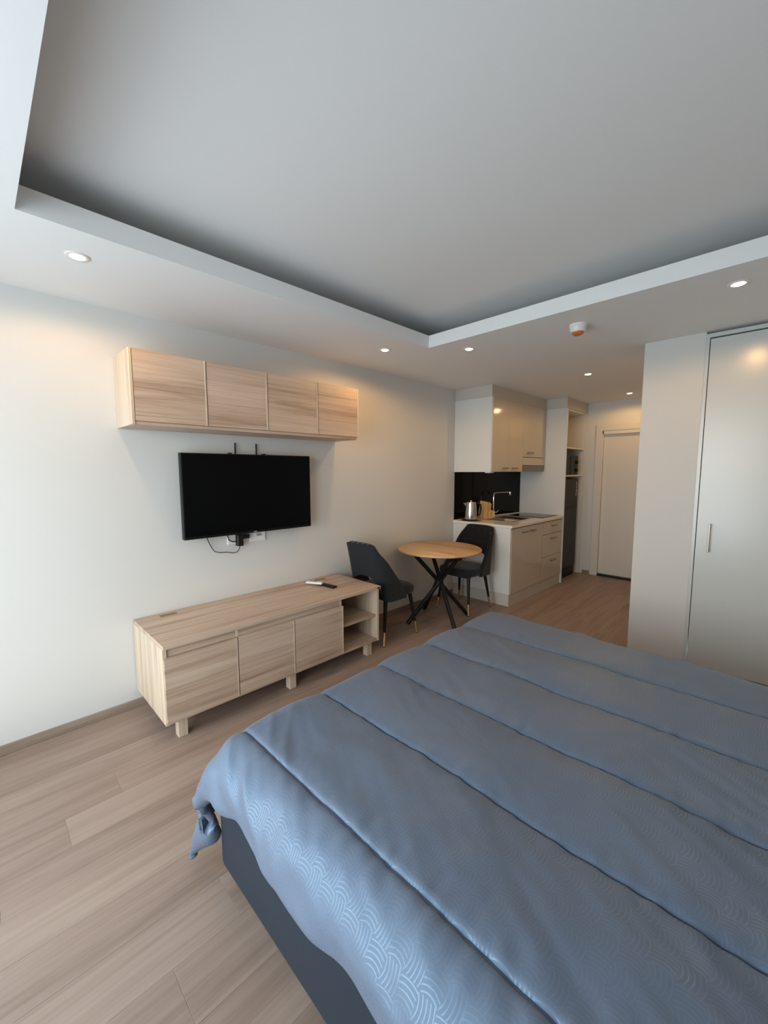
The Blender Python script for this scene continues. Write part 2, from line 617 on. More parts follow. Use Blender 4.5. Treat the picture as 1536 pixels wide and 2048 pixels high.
def build_duvet():
    nearA, nearO, nearD = flap(60, .21, .285, 6, 84, 120)
    farA, farO, farD = flap(60, .14, .30, 6, 80, 120)
    footA, footO, footD = flap(60, .16, .43, 2, 76, 30)
    # arc-length grid
    us = np.concatenate([np.linspace(-.40, 0, 70)[:-1], np.linspace(0, 1.93, 190)])
    vs = np.linspace(YE0 - .285, YE1 + .30, 330)
    extra = np.concatenate([np.array([s - .012, s - .006, s - .003, s, s + .003, s + .006, s + .012]) for s in SEAMS])
    vs = np.unique(np.round(np.concatenate([vs, extra]), 5))
    keep = [0]
    for i in range(1, len(vs)):
        if vs[i] - vs[keep[-1]] > .0022:
            keep.append(i)
    vs = vs[keep]
    U, V = np.meshgrid(us, vs, indexing='ij')
    fx = np.interp(-U, footA, footO, left=0)
    fd = np.interp(-U, footA, footD, left=0)
    X = np.where(U < 0, XE - fx, XE + U)
    nO, nD = np.interp(YE0 - V, nearA, nearO, left=0), np.interp(YE0 - V, nearA, nearD, left=0)
    fO, fD = np.interp(V - YE1, farA, farO, left=0), np.interp(V - YE1, farA, farD, left=0)
    Y = np.where(V < YE0, YE0 - nO, np.where(V > YE1, YE1 + fO, V))
    sd = nD + fD
    # near hem wanders a little
    Z = ZD - fd - sd
    # corner: cloth gathers into a hanging point
    cf = np.clip(fd / .32, 0, 1)
    cn = np.clip(nD / .20, 0, 1)
    # the corner swells at the top, pinches below it and ends in a point that swings outward
    bulge = .035 * np.exp(-((cf - .30) / .22) ** 2) - .035 * np.exp(-((cf - .62) / .16) ** 2) + .075 * np.clip((cf - .70) / .4, 0, 1)
    tip = np.clip((cf - .5) / .5, 0, 1)
    X = X - bulge * cn ** 1.5
    Y = Y - bulge * .55 * cn ** 1.5 + .10 * tip * np.clip((cn - .75) / .25, 0, 1) * 0
    Z = Z - .03 * tip * cn ** 2
    P = np.stack([X, Y, Z], -1)

    def normals(P):
        du = np.gradient(P, axis=0)
        dv = np.gradient(P, axis=1)
        N = np.cross(du, dv)
        return N / (np.linalg.norm(N, axis=-1, keepdims=True) + 1e-9)
    N = normals(P)
    D = np.min(np.abs(V[..., None] - np.array(SEAMS)), -1)
    edge = np.clip(np.minimum(V - vs[0], vs[-1] - V) / .05, 0, 1) ** .5
    puff = .017 * (1 - np.exp(-D / .055)) * edge - .006 * np.exp(-(D / .006) ** 2)
    wr = np.zeros_like(X)
    for i in range(X.shape[0]):
        for j in range(X.shape[1]):
            a, b = us[i], vs[j]
            near = max(0, 1 - (b - .30) / .75)
            c = a * .86 - b * .50
            d = a * .50 + b * .86
            q1 = noise.noise((c * 2.4, d * 13, 1.3))
            m1 = max(0, noise.noise((a * 1.7, b * 2.1, 5.5)) + .25)
            w1 = (.5 - abs(q1) * 2) * (.0052 + .0105 * near) * m1 + noise.noise((c * 4, d * 26, 6.1)) * .0034 * (m1 + near)
            w2 = noise.noise((a * 3.0, b * 3.5, 7.7)) * .010
            s = min(abs(b - q) for q in SEAMS)
            w3 = noise.noise((a * 32, b * 9, 3.1)) * .006 * math.exp(-s / .05)
            w4 = noise.noise((a * 9, b * 9, 9.1)) * (.0030 + .004 * near)
            w5 = 0
            if b > 2.30:
                w5 = noise.noise((a * 9, 4.4, 2.2)) * .022 * min(1, (b - 2.30) / .1)
            if b < .45:
                w5 = noise.noise((a * 5, 1.4, 2.2)) * .030 * min(1, (.45 - b) / .08)
            wr[i, j] = w1 + w2 + w3 + w4 + w5
    P = P + N * (puff + wr)[..., None]
    nu, nv = X.shape
    verts = P.reshape(-1, 3)
    idx = np.arange(nu * nv).reshape(nu, nv)
    q = np.stack([idx[:-1, :-1], idx[1:, :-1], idx[1:, 1:], idx[:-1, 1:]], -1).reshape(-1, 4)
    me = bpy.data.meshes.new('duvet')
    me.from_pydata(verts.tolist(), [], q.tolist())
    ul = me.uv_layers.new(name='UVMap')
    uvv = np.stack([U.reshape(-1), V.reshape(-1)], -1)
    li = np.empty(len(me.loops), dtype=np.int32)
    me.loops.foreach_get('vertex_index', li)
    ul.data.foreach_set('uv', uvv[li].reshape(-1).astype(np.float32))
    me.materials.append(M['duvet'])
    me.shade_smooth()
    o = bpy.data.objects.new('duvet', me)
    COL.objects.link(o)
    tag(o, 'blue quilted duvet with wavy woven pattern spread over the bed', 'duvet')
    sol = o.modifiers.new('thickness', 'SOLIDIFY')
    sol.thickness = .012
    sol.offset = -1
    # sewn seams: a dark thread lying in each valley
    for s in SEAMS:
        j = int(np.argmin(np.abs(vs - s)))
        pts = [Vector(P[i, j]) + Vector(N[i, j]) * .0012 for i in range(4, nu, 2)]
        obj('seam', tube(bmesh.new(), pts, .0021, 6), M['thread'], o, smooth=1)
    return o


build_duvet()

# ------------------------------------------------------------------ television bench
BNY0, BNY1, BNX = .643, 2.262, .573
bench = thing('tv_bench', 'low ash-wood television bench with three doors and open shelves', 'cabinet', (0.29, 1.45, 0))
obj('top', nb(.004, BNX, BNY0, BNY1, .548, .571, bev=.0015), M['ash_y'], bench)
obj('side_panel', nb(.006, .560, BNY0, BNY0 + .02, .118, .548), M['ash_z'], bench)
obj('side_panel', nb(.006, .560, BNY1 - .032, BNY1 - .012, .118, .548), M['ash_z'], bench)
obj('bottom_panel', nb(.006, .556, BNY0 + .02, BNY1 - .032, .118, .138), M['ash_y'], bench)
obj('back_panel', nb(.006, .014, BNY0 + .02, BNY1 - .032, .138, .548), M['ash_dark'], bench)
for yy in (1.05, 1.852):
    obj('divider', nb(.014, .552, yy, yy + .018, .138, .548), M['ash_z'], bench)
obj('finger_rail', nb(.535, .550, BNY0 + .02, 1.852, .49, .548), M['ash_y'], bench)
for y0, y1 in ((BNY0 + .002, 1.052), (1.058, 1.449), (1.455, 1.868)):
    d = obj('door', nb(.556, .573, y0, y1, .136, .500, bev=.0015), M['ash_y'], bench)
    obj('edge_strip', nb(.5735, .5755, y1 - .007, y1 - .001, .138, .498), M['ash_z'], d)
obj('shelf', nb(.014, .545, 1.870, BNY1 - .032, .318, .336), M['ash_y'], bench)
for yy in (.715, 1.435, 2.155):
    obj('leg', nb(.470, .522, yy, yy + .05, 0, .118, bev=.0015), M['ash_z'], bench)
    obj('leg', nb(.05, .10, yy, yy + .05, 0, .118, bev=.0015), M['ash_z'], bench)
for yy in (.78, 1.985):
    g = obj('cable_cover', nb(.045, .085, yy, yy + .10, .571, .5735, bev=.0008), M['grommet'], bench)
    g['label'] = 'brown cable cover let into the bench top'
b = obj('badge', nb(.5735, .5752, 2.222, 2.250, .553, .566), M['black_plastic'], bench)
b['label'] = 'small dark maker badge on the bench edge'

# remote controls lying crossed
def remote(name, c, ang, L, W, H, z, body, label, keys):
    t = thing(name, label, 'remote control', (c[0], c[1], z))
    bm = nb(-L / 2, L / 2, -W / 2, W / 2, 0, H, bev=.004, seg=2)
    o = obj('body', bm, body, None, smooth=1)
    o.parent = t
    for i in range(keys):
        bm = nb(-L / 2 + .02 + i * .018, -L / 2 + .03 + i * .018, -W * .25, W * .25, H, H + .0012)
        q = obj('button', bm, M['grey_mark'], None)
        q.parent = t
    t.rotation_euler = (0, 0, ang)
    return t


remote('remote_control', (.235, 1.945), math.atan2(.03, .26), .26, .045, .016, .571, M['black_plastic'], 'black remote control lying under the white one on the bench', 5)
remote('remote_control', (.185, 1.893), math.atan2(.075, .14), .14, .046, .016, .588, M['white_plastic'], 'white remote control lying across the black one on the bench', 4)

# ------------------------------------------------------------------ wall cabinet over the television
WY0, WY1, WD, WZ0, WZ1 = .630, 2.268, .31, 1.748, 2.153
wc = thing('wall_cabinet', 'long ash-wood wall cabinet with four doors above the television', 'cabinet', (0.15, 1.45, WZ0))
bm = nb(.002, WD - .02, WY0, WY0 + .018, WZ0, WZ1)
obj('side_panel', bm, M['ash_z'], wc)
obj('side_panel', nb(.002, WD - .02, WY1 - .018, WY1, WZ0, WZ1), M['ash_z'], wc)
obj('top_panel', nb(.002, WD - .02, WY0 + .018, WY1 - .018, WZ1 - .018, WZ1), M['ash_y'], wc)
obj('bottom_panel', nb(.002, WD - .004, WY0 + .018, WY1 - .018, WZ0, WZ0 + .018), M['ash_y'], wc)
obj('back_panel', nb(.002, .010, WY0 + .018, WY1 - .018, WZ0 + .018, WZ1 - .018), M['ash_y'], wc)
obj('front_edge', nb(WD - .019, WD + .002, WY0, WY0 + .018, WZ0, WZ1, bev=.003), M['ash_z'], wc)
ys = [WY0 + .018, 1.042, 1.449, 1.864, WY1 - .001]
for i in range(4):
    d = obj('door', nb(WD - .018, WD, ys[i] + .002, ys[i + 1] - .002, WZ0 + .02, WZ1 - .001, bev=.0015), M['ash_y'], wc)
    obj('edge_strip', nb(WD, WD + .004, ys[i + 1] - .012, ys[i + 1] - .003, WZ0 + .02, WZ1 - .001, bev=.001), M['ash_z'], d)

# ------------------------------------------------------------------ television
TYa, TYb, TZa, TZb = .942, 1.928, 1.045, 1.612
tv = thing('television', 'large black flat television hung on the wall under the cabinet', 'television', (.06, 1.435, TZa))
obj('bezel', nb(.055, .100, TYa, TYb, TZa, TZb, bev=.004, seg=2), M['tv_frame'], tv)
obj('screen', nb(.100, .1015, TYa + .008, TYb - .008, TZa + .018, TZb - .008), M['tv_screen'], tv)
obj('rear_housing', nb(.03, .055, TYa + .2, TYb - .2, TZa + .03, TZb - .15, bev=.004), M['tv_frame'], tv)
o = obj('maker_mark', nb(.1015, .1022, 1.425, 1.448, TZa + .006, TZa + .012), M['grey_mark'], tv)
o['label'] = 'tiny pale maker mark on the lower bezel'
for yy in (1.345, 1.508):
    obj('mounting_arm', nb(.012, .020, yy - .0035, yy + .0035, 1.35, 1.695), M['black_plastic'], tv)
obj('mounting_arm', nb(.001, .013, 1.25, 1.60, 1.38, 1.42), M['black_plastic'], tv)
for yy in (1.295, 1.556):
    obj('bracket_hook', nb(.015, .056, yy - .006, yy + .006, 1.56, 1.622), M['black_plastic'], tv)

sock = thing('wall_socket', 'white wall socket plate under the television beside the adapter', 'socket', (0, 1.50, .99))
obj('plate', nb(0, .012, 1.435, 1.565, .962, 1.045, bev=.003), M['white_plastic'], sock)
obj('plug', nb(.012, .02, 1.490, 1.520, 1.005, 1.020), M['grey_mark'], sock)
sock = thing('wall_socket', 'white wall socket plate under the television behind the adapter', 'socket', (0, 1.33, .99))
obj('plate', nb(0, .012, 1.265, 1.395, .962, 1.045, bev=.003), M['white_plastic'], sock)
ad = thing('power_adapter', 'black plug-in power adapter with a thin cable below the television', 'adapter', (.03, 1.345, .97))
obj('body', nb(.012, .055, 1.322, 1.367, .950, 1.035, bev=.004), M['black_plastic'], ad)
obj('plug', nb(.012, .045, 1.372, 1.420, .998, 1.030, bev=.006, seg=2), M['black_plastic'], ad)
cp = [(.035, 1.345, .95), (.033, 1.340, .925), (.030, 1.325, .906), (.026, 1.295, .903), (.024, 1.25, .915), (.022, 1.20, .918), (.022, 1.165, .930), (.024, 1.145, .960), (.028, 1.125, 1.0), (.035, 1.105, 1.05)]
obj('cable', tube(bmesh.new(), cp, .0028, 8), M['black_plastic'], ad, smooth=1)
cp = [(.030, 1.325, .985), (.030, 1.295, .985), (.030, 1.268, 1.0), (.034, 1.25, 1.05)]
obj('cable', tube(bmesh.new(), cp, .0040, 8), M['black_plastic'], ad, smooth=1)

# ------------------------------------------------------------------ round table
TC = Vector((.437, 3.21, 0))
TZ = .735
tb = thing('round_table', 'small round oak table on crossed black metal legs', 'table', (TC.x, TC.y, 0))
o = obj('tabletop', lathe(bmesh.new(), [(.395, TZ - .024), (.408, TZ - .018), (.411, TZ - .010), (.409, TZ - .003), (.404, TZ)], TC.x, TC.y, 96), M['oak_top'], tb, smooth=.6)
feet = [Vector((.29, 2.905, 0)), Vector((.13, 3.36, 0)), Vector((.585, 3.52, 0)), Vector((.745, 3.065, 0))]
for i, f in enumerate(feet):
    d = f - TC
    side = Vector((-d.y, d.x, 0)).normalized() * .018
    top = TC - d * .82 + side * 1.6
    mid = TC + side
    foot = f
    top.z, mid.z, foot = TZ - .024, .40, Vector((f.x, f.y, .004))
    obj('leg', tube(bmesh.new(), [foot, foot.lerp(mid, .5), mid, mid.lerp(top, .5), top], .0205, 12), M['black_metal'], tb, smooth=1)
obj('hub', lathe(bmesh.new(), [(.030, .365), (.045, .375), (.045, .43), (.030, .44)], TC.x, TC.y, 20), M['black_metal'], tb, smooth=.8)

# ------------------------------------------------------------------ dining chairs
def chair_shell(inner=False):
    """upholstered back: a curved shell whose wings run forward along the seat, open arch above the seat"""
    hw, cr, wing = .215, .075, .15
    zb, zt = .385, .885
    straight = hw - cr
    arc = cr * PI / 2
    tot = straight + arc + wing
    S_ = np.linspace(-tot, tot, 91)

    def plan(s):
        a = abs(s)
        sg = 1 if s >= 0 else -1
        if a < straight:
            return sg * a, 0.0
        if a < straight + arc:
            t = (a - straight) / cr
            return sg * (straight + cr * math.sin(t)), cr * (1 - math.cos(t))
        return sg * hw, cr + (a - straight - arc)

    def ztop(s):
        a = abs(s)
        lim = straight + arc * .35
        if a < lim:
            return zt - .012 * (a / lim) ** 4
        t = min(1, (a - lim) / (tot - lim))
        return zb + .05 + (zt - .012 - zb - .05) * (1 - t) ** .95

    def zlow(s):
        a = abs(s)
        h = hw * .80
        if a < h:
            return .46 + .135 * (1 - (a / h) ** 2.6) ** .5
        return zb
    nz = 22
    bm = bmesh.new()
    rows = []
    for s in S_:
        px, py = plan(s)
        z0, z1 = zlow(s), ztop(s)
        r = []
        for k in range(nz + 1):
            z = z0 + (z1 - z0) * k / nz
            t = (z - zb) / (zt - zb)
            xx = px * (1.03 - .13 * t ** 1.4)
            yy = py + .06 - .115 * t ** 1.2
            r.append(bm.verts.new((xx, yy, z)))
        rows.append(r)
    for A, B in zip(rows, rows[1:]):
        for k in range(nz):
            bm.faces.new((A[k], B[k], B[k + 1], A[k + 1]))
    bmesh.ops.recalc_face_normals(bm, faces=bm.faces)
    # make normals point out of the U
    return bm


def make_chair(label):
    t = thing('dining_chair', label, 'chair', (0, 0, 0), 'dining chairs at the round table')
    sh = obj('backrest', chair_shell(), M['quilt'], t, smooth=4)
    sh.data.materials.append(M['velvet'])
    so = sh.modifiers.new('padding', 'SOLIDIFY')
    so.thickness = .034
    so.offset = 0
    so.material_offset = 1
    bv = sh.modifiers.new('soft_edge', 'BEVEL')
    bv.width = .010
    bv.segments = 3
    bv.limit_method = 'ANGLE'
    bv.angle_limit = math.radians(50)
    # seat: rounded cushion, domed
    bm = bmesh.new()
    n = 48
    outline = []
    for i in range(n):
        a = 2 * PI * i / n
        c, s = math.cos(a), math.sin(a)
        ex = 2 / 4.2
        xx = math.copysign(abs(c) ** ex, c) * .222
        yy = math.copysign(abs(s) ** ex, s) * .220 + .255
        if yy < .2:
            xx *= .90
        outline.append((xx, yy))
    cx, cy = 0, .255
    prof = [(.80, .395), (.97, .400), (1.0, .425), (.995, .448), (.95, .466), (.82, .474), (.5, .479), (.2, .480)]
    rings = []
    for sc, z in prof:
        rings.append([bm.verts.new((cx + (x - cx) * sc, cy + (y - cy) * sc, z)) for x, y in outline])
    for A, B in zip(rings, rings[1:]):
        for i in range(n):
            bm.faces.new((A[i], A[(i + 1) % n], B[(i + 1) % n], B[i]))
    bm.faces.new(rings[0][::-1])
    bm.faces.new(rings[-1])
    obj('seat', bm, M['velvet'], t, smooth=4)
    fr = bmesh.new()
    for a_, b_ in (((-.15, .10), (.15, .10)), ((-.15, .41), (.15, .41)), ((-.15, .10), (-.15, .41)), ((.15, .10), (.15, .41))):
        tube(fr, [(a_[0], a_[1], .388), (b_[0], b_[1], .388)], .013, 8)
    obj('seat_frame', fr, M['black_metal'], t, smooth=1)
    for sx in (-1, 1):
        for y0, y1 in ((.10, .035), (.41, .465)):
            top, bot = Vector((sx * .160, y0, .395)), Vector((sx * .205, y1, 0))
            mid = top.lerp(bot, .70)
            lg = obj('leg', tube(bmesh.new(), [top, mid], [.019, .0125], 12), M['black_metal'], t, smooth=1)
            tp = obj('tip', tube(bmesh.new(), [mid, bot.lerp(top, .012)], [.0126, .0095], 12), M['gold'], lg, smooth=1)
            tp['label'] = 'brass-coloured leg tip'
            obj('glide', lathe(bmesh.new(), [(.010, 0), (.011, .003), (.010, .006)], bot.x, bot.y, 10), M['black_plastic'], lg)
    return t


ch = make_chair('charcoal velvet chair beside the bench end, its back to the bench')
ch.location = (.295, 2.335, 0)
c2 = dup(ch, (.395, 3.965, 0), PI, 'charcoal velvet chair against the white kitchen end panel')

# ------------------------------------------------------------------ kitchen
KY0, KY1, KX = 4.056, 5.450, .755


def hnd(bm, x, y0, y1, z):
    """flat bar handle on a front at x, between y0 and y1"""
    tube(bm, [(x, y0 + .012, z), (x + .024, y0 + .012, z)], .004, 8)
    tube(bm, [(x, y1 - .012, z), (x + .024, y1 - .012, z)], .004, 8)
    box(bm, x + .020, x + .030, y0, y1, z - .007, z + .007, bev=.002)
    return bm


su = thing('sink_cabinet', 'glossy white kitchen base cabinet with two doors under the sink', 'cabinet', (.4, 4.45, 0))
obj('side_panel', nb(.002, KX - .004, KY0, KY0 + .018, .135, .872), M['carcass'], su)
obj('side_panel', nb(.002, KX - .024, 4.842, 4.858, .135, .872), M['carcass'], su)
obj('bottom_panel', nb(.002, KX - .024, KY0 + .018, 4.842, .135, .153), M['carcass'], su)
pb = nb(.004, KX - .012, KY0 + .006, KY0 + .020, 0, .133)
box(pb, KX - .028, KX - .012, KY0 + .020, 4.858, 0, .133)
obj('plinth', pb, M['filler'], su)
for y0, y1, h0 in ((KY0 + .020, 4.452, 4.30), (4.455, 4.852, 4.50)):
    d = obj('door', nb(KX - .020, KX, y0, y1, .137, .862, bev=.0015), M['gloss'], su)
    obj('handle', hnd(bmesh.new(), KX, h0, h0 + .13, .805), M['handle'], d)
dc = thing('drawer_cabinet', 'glossy white kitchen base cabinet with three drawers under the hob', 'cabinet', (.4, 5.15, 0))
obj('side_panel', nb(.002, KX - .024, 4.862, 4.876, .135, .872), M['carcass'], dc)
obj('side_panel', nb(.002, KX - .024, KY1 - .018, KY1 - .002, .135, .872), M['carcass'], dc)
obj('bottom_panel', nb(.002, KX - .024, 4.876, KY1 - .018, .135, .153), M['carcass'], dc)
obj('plinth', nb(KX - .028, KX - .012, 4.862, KY1 - .002, 0, .133), M['filler'], dc)
for z0, z1 in ((.137, .418), (.423, .700), (.706, .862)):
    d = obj('drawer', nb(KX - .020, KX, 4.864, KY1 - .004, z0, z1, bev=.0015), M['gloss'], dc)
    obj('handle', hnd(bmesh.new(), KX, 5.09, 5.24, z1 - .058), M['handle'], d)

# worktop with a sink cut-out
SX0, SX1, SY0, SY1 = .25, .60, 4.36, 4.86
wt = bmesh.new()
xs_, ys_ = [.002, SX0, SX1, KX + .015], [KY0 - .006, SY0, SY1, KY1 - .001]
gv = [[[wt.verts.new((xx, yy, zz)) for zz in (.874, .902)] for yy in ys_] for xx in xs_]
for i in range(3):
    for j in range(3):
        if (i, j) == (1, 1):
            continue
        for kk, fl_ in ((0, 1), (1, 0)):
            f = [gv[i][j][kk], gv[i + 1][j][kk], gv[i + 1][j + 1][kk], gv[i][j + 1][kk]]
            wt.faces.new(f[::-1] if fl_ else f)
for i in range(3):
    for j, s in ((0, 0), (3, 1)):
        f = [gv[i][j][0], gv[i + 1][j][0], gv[i + 1][j][1], gv[i][j][1]]
        wt.faces.new(f[::-1] if s else f)
        f = [gv[j][i][0], gv[j][i + 1][0], gv[j][i + 1][1], gv[j][i][1]]
        wt.faces.new(f if s else f[::-1])
for f in ([gv[1][1], gv[2][1]], [gv[2][1], gv[2][2]], [gv[2][2], gv[1][2]], [gv[1][2], gv[1][1]]):
    wt.faces.new((f[0][0], f[1][0], f[1][1], f[0][1]))
bmesh.ops.recalc_face_normals(wt, faces=wt.faces)
wo = tag(obj('worktop', wt, M['stone']), 'pale stone worktop running over both kitchen base cabinets', 'worktop')

sk = thing('sink', 'stainless steel sink bowl set into the pale worktop', 'sink', (.42, 4.6, .9))
rim = bmesh.new()
box(rim, SX0 - .02, SX1 + .02, SY0 - .02, SY0 + .004, .9025, .906)
box(rim, SX0 - .02, SX1 + .02, SY1 - .004, SY1 + .02, .9025, .906)
box(rim, SX0 - .02, SX0 + .004, SY0 + .004, SY1 - .004, .9025, .906)
box(rim, SX1 - .004, SX1 + .02, SY0 + .004, SY1 - .004, .9025, .906)
obj('rim', rim, M['steel'], sk)
bw = nb(SX0 + .003, SX1 - .003, SY0 + .003, SY1 - .003, .74, .9045)
bmesh.ops.delete(bw, geom=[f for f in bw.faces if f.normal.z > .9], context='FACES_ONLY')
bowl = obj('bowl', bw, M['sink_steel_shaded'], sk)
obj('drain', lathe(bmesh.new(), [(.04, .7405), (.04, .744), (.03, .746)], .42, 4.6, 20), M['chrome'], sk)

fc = thing('faucet', 'slim chrome faucet with a right-angled spout behind the sink', 'faucet', (.165, 4.70, .902))
obj('base', lathe(bmesh.new(), [(.026, .9022), (.026, .912), (.020, .92), (.020, .985), (.012, .99)], .165, 4.70, 20), M['chrome'], fc, smooth=.7)
sp_ = [(.165, 4.70, .985), (.165, 4.70, 1.10), (.165, 4.70, 1.185), (.168, 4.707, 1.203), (.178, 4.73, 1.211), (.22, 4.83, 1.213), (.262, 4.93, 1.213)]
obj('spout', tube(bmesh.new(), sp_, .0085, 12), M['chrome'], fc, smooth=1)
obj('nozzle', lathe(bmesh.new(), [(.012, 1.175), (.013, 1.18), (.013, 1.218), (.008, 1.222)], .265, 4.937, 16), M['chrome'], fc, smooth=.7)
lv = tube(bmesh.new(), [(.165, 4.70, .955), (.19, 4.745, .962), (.20, 4.765, .985)], .007, 10)
obj('lever', lv, M['chrome'], fc, smooth=1)

hob = thing('hob', 'black glass hob at the far end of the worktop', 'hob', (.47, 5.22, .9025))
obj('glass', nb(.235, .695, 4.985, 5.425, .9022, .908, bev=.002), M['black_glass'], hob)
for xx, rr in ((.345, .075), (.575, .09)):
    bm = lathe(bmesh.new(), [(rr - .004, .9081), (rr, .9084)], xx, 5.22, 32)
    bmesh.ops.delete(bm, geom=[f for f in bm.faces if len(f.verts) > 4], context='FACES_ONLY')
    obj('cooking_ring', bm, M['grey_mark'], hob)

# splashback: black glass plate standing slightly skew on its packing
bm = prism(bmesh.new(), [(.0015, KY0 + .012), (.012, KY0 + .012), (.148, KY1 - .003), (.0015, KY1 - .003)], .9025, 1.474)
tag(obj('splashback', bm, M['black_glass']), 'black glass splashback between the worktop and the upper cabinets', 'splashback')
bm = prism(bmesh.new(), [(.0125, KY0 + .012), (.022, KY0 + .012), (.158, KY1 - .003), (.1485, KY1 - .003)], .9022, .9075)  # narrow white line along the foot of the splashback
tag(obj('white_strip', bm, M['white_plastic']), 'thin white strip where worktop meets black splashback', 'trim')

# upper cabinets
UX, UZ0, UZ1 = .495, 1.479, 2.298
uc = thing('upper_cabinet', 'tall glossy white upper kitchen cabinet with two doors', 'cabinet', (.25, 4.43, UZ0))
obj('side_panel', nb(.002, UX - .004, KY0, KY0 + .018, UZ0, UZ1), M['carcass'], uc)
obj('side_panel', nb(.002, UX - .022, 4.782, 4.798, UZ0, UZ1), M['carcass'], uc)
obj('bottom_panel', nb(.002, UX - .022, KY0 + .018, 4.782, UZ0, UZ0 + .018), M['carcass'], uc)
obj('top_panel', nb(.002, UX - .022, KY0 + .018, 4.782, UZ1 - .018, UZ1), M['carcass'], uc)
for y0, y1, h0 in ((KY0 + .019, 4.426, 4.285), (4.429, 4.797, 4.51)):
    d = obj('door', nb(UX - .020, UX, y0, y1, UZ0 + .003, UZ1 - .002, bev=.0015), M['gloss'], uc)
    obj('handle', hnd(bmesh.new(), UX, h0, h0 + .125, UZ0 + .042), M['handle'], d)
obj('lamp_housing', nb(.40, .47, KY0 + .03, KY0 + .10, UZ0 - .012, UZ0, bev=.002), M['white_plastic'], uc)
hc = thing('hood_cabinet', 'short glossy white upper cabinet with one door above the hood', 'cabinet', (.25, 5.12, 1.66))
obj('side_panel', nb(.002, UX - .022, 4.802, 4.816, 1.56, UZ1), M['carcass'], hc)
obj('side_panel', nb(.002, UX - .022, 5.42, 5.434, 1.56, UZ1), M['carcass'], hc)
obj('top_panel', nb(.002, UX - .022, 4.816, 5.42, UZ1 - .018, UZ1), M['carcass'], hc)
obj('bottom_panel', nb(.002, UX - .022, 4.816, 5.42, 1.642, 1.658), M['carcass'], hc)
d = obj('door', nb(UX - .020, UX, 4.802, 5.395, 1.662, UZ1 - .002, bev=.0015), M['gloss'], hc)
obj('handle', hnd(bmesh.new(), UX, 4.90, 5.06, 1.715), M['handle'], d)
obj('lower_fascia', nb(UX - .020, UX, 4.802, 5.395, 1.562, 1.655, bev=.0015), M['gloss'], hc)
obj('end_strip', nb(UX - .024, UX - .004, 5.398, 5.447, 1.562, UZ1 - .002), M['filler'], hc)
hd = thing('cooker_hood', 'grey steel cooker hood fitted under the short upper cabinet', 'hood', (.25, 5.1, 1.48))
obj('body', nb(.16, UX - .022, 4.82, 5.415, 1.484, 1.558), M['hood'], hd)
obj('front_panel', nb(UX - .022, UX - .002, 4.815, 5.405, 1.480, 1.560, bev=.003), M['hood'], hd)
bm = nb(.002, UX - .010, KY0 + .004, 4.06 + 1.387, UZ1 + .001, ZC - .001)
struct('trim_1', bm, M['filler'])

# tall fridge housing
FX, FY0, FY1 = .765, 5.452, 6.195
tf = thing('fridge_housing', 'tall white open kitchen unit housing the fridge and the microwave', 'cabinet', (.4, 5.82, 0))
obj('side_panel', nb(.002, FX, FY0, FY0 + .020, 0, ZC - .135), M['carcass'], tf)
obj('side_panel', nb(.002, FX - .03, FY1 - .020, FY1, 0, ZC - .135), M['carcass'], tf)
obj('back_panel', nb(.002, .012, FY0 + .02, FY1 - .02, 0, ZC - .135), M['carcass'], tf)
obj('top_panel', nb(.012, FX - .03, FY0 + .02, FY1 - .02, 2.275, 2.295), M['carcass'], tf)
obj('shelf', nb(.012, FX - .035, FY0 + .02, FY1 - .02, 1.785, 1.803), M['carcass'], tf)
obj('shelf', nb(.012, FX - .035, FY0 + .02, FY1 - .02, 1.413, 1.431), M['carcass'], tf)
struct('trim_2', nb(.002, FX - .010, FY0 + .002, FY1 - .001, ZC - .134, ZC - .001), M['filler'])

# fridge
RX, RY0, RY1 = .700, 5.535, 6.095
rf = thing('refrigerator', 'narrow dark steel two-door fridge standing in the tall housing', 'refrigerator', (.4, 5.81, 0))
obj('body', nb(.06, RX - .05, RY0, RY1, .02, 1.375, bev=.006), M['fridge_side'], rf)
fd_ = obj('freezer_door', nb(RX - .048, RX, RY0, RY1, .990, 1.375, bev=.008, seg=2), M['fridge'], rf)
obj('fridge_door', nb(RX - .048, RX, RY0, RY1, .125, .972, bev=.008, seg=2), M['fridge'], rf)
obj('kick_panel', nb(RX - .06, RX - .010, RY0 + .005, RY1 - .005, .0, .115), M['black_plastic'], rf)
hb = nb(RX - .03, RX + .003, RY0 + .01, RY0 + .19, .935, .9718)
box(hb, RX - .04, RX + .001, RY0 + .001, RY1 - .001, .972, .9898)  # black strip laid over the gap between the doors for its shade
obj('handle', hb, M['black_plastic'], rf)
# lettering down the door edge
for i, chx in enumerate('AEBU'):
    cu = bpy.data.curves.new('letter', 'FONT')
    cu.body = chx
    cu.size = .062
    cu.extrude = .0006
    cu.align_x = 'CENTER'
    to = bpy.data.objects.new('letter', cu)
    COL.objects.link(to)
    bpy.context.view_layer.update()
    me = bpy.data.meshes.new_from_object(to.evaluated_get(bpy.context.evaluated_depsgraph_get()))
    COL.objects.unlink(to)
    bpy.data.objects.remove(to)
    R = Matrix(((0, 0, 1), (1, 0, 0), (0, 1, 0))).to_4x4()
    me.transform(Matrix.Translation(Vector((RX + .0008, 6.045, 1.295 - .052 * i)) - ORG[rf.name]) @ R)
    me.materials.clear()
    me.materials.append(M['letter'])
    lo = bpy.data.objects.new('letter', me)
    COL.objects.link(lo)
    lo.parent = fd_

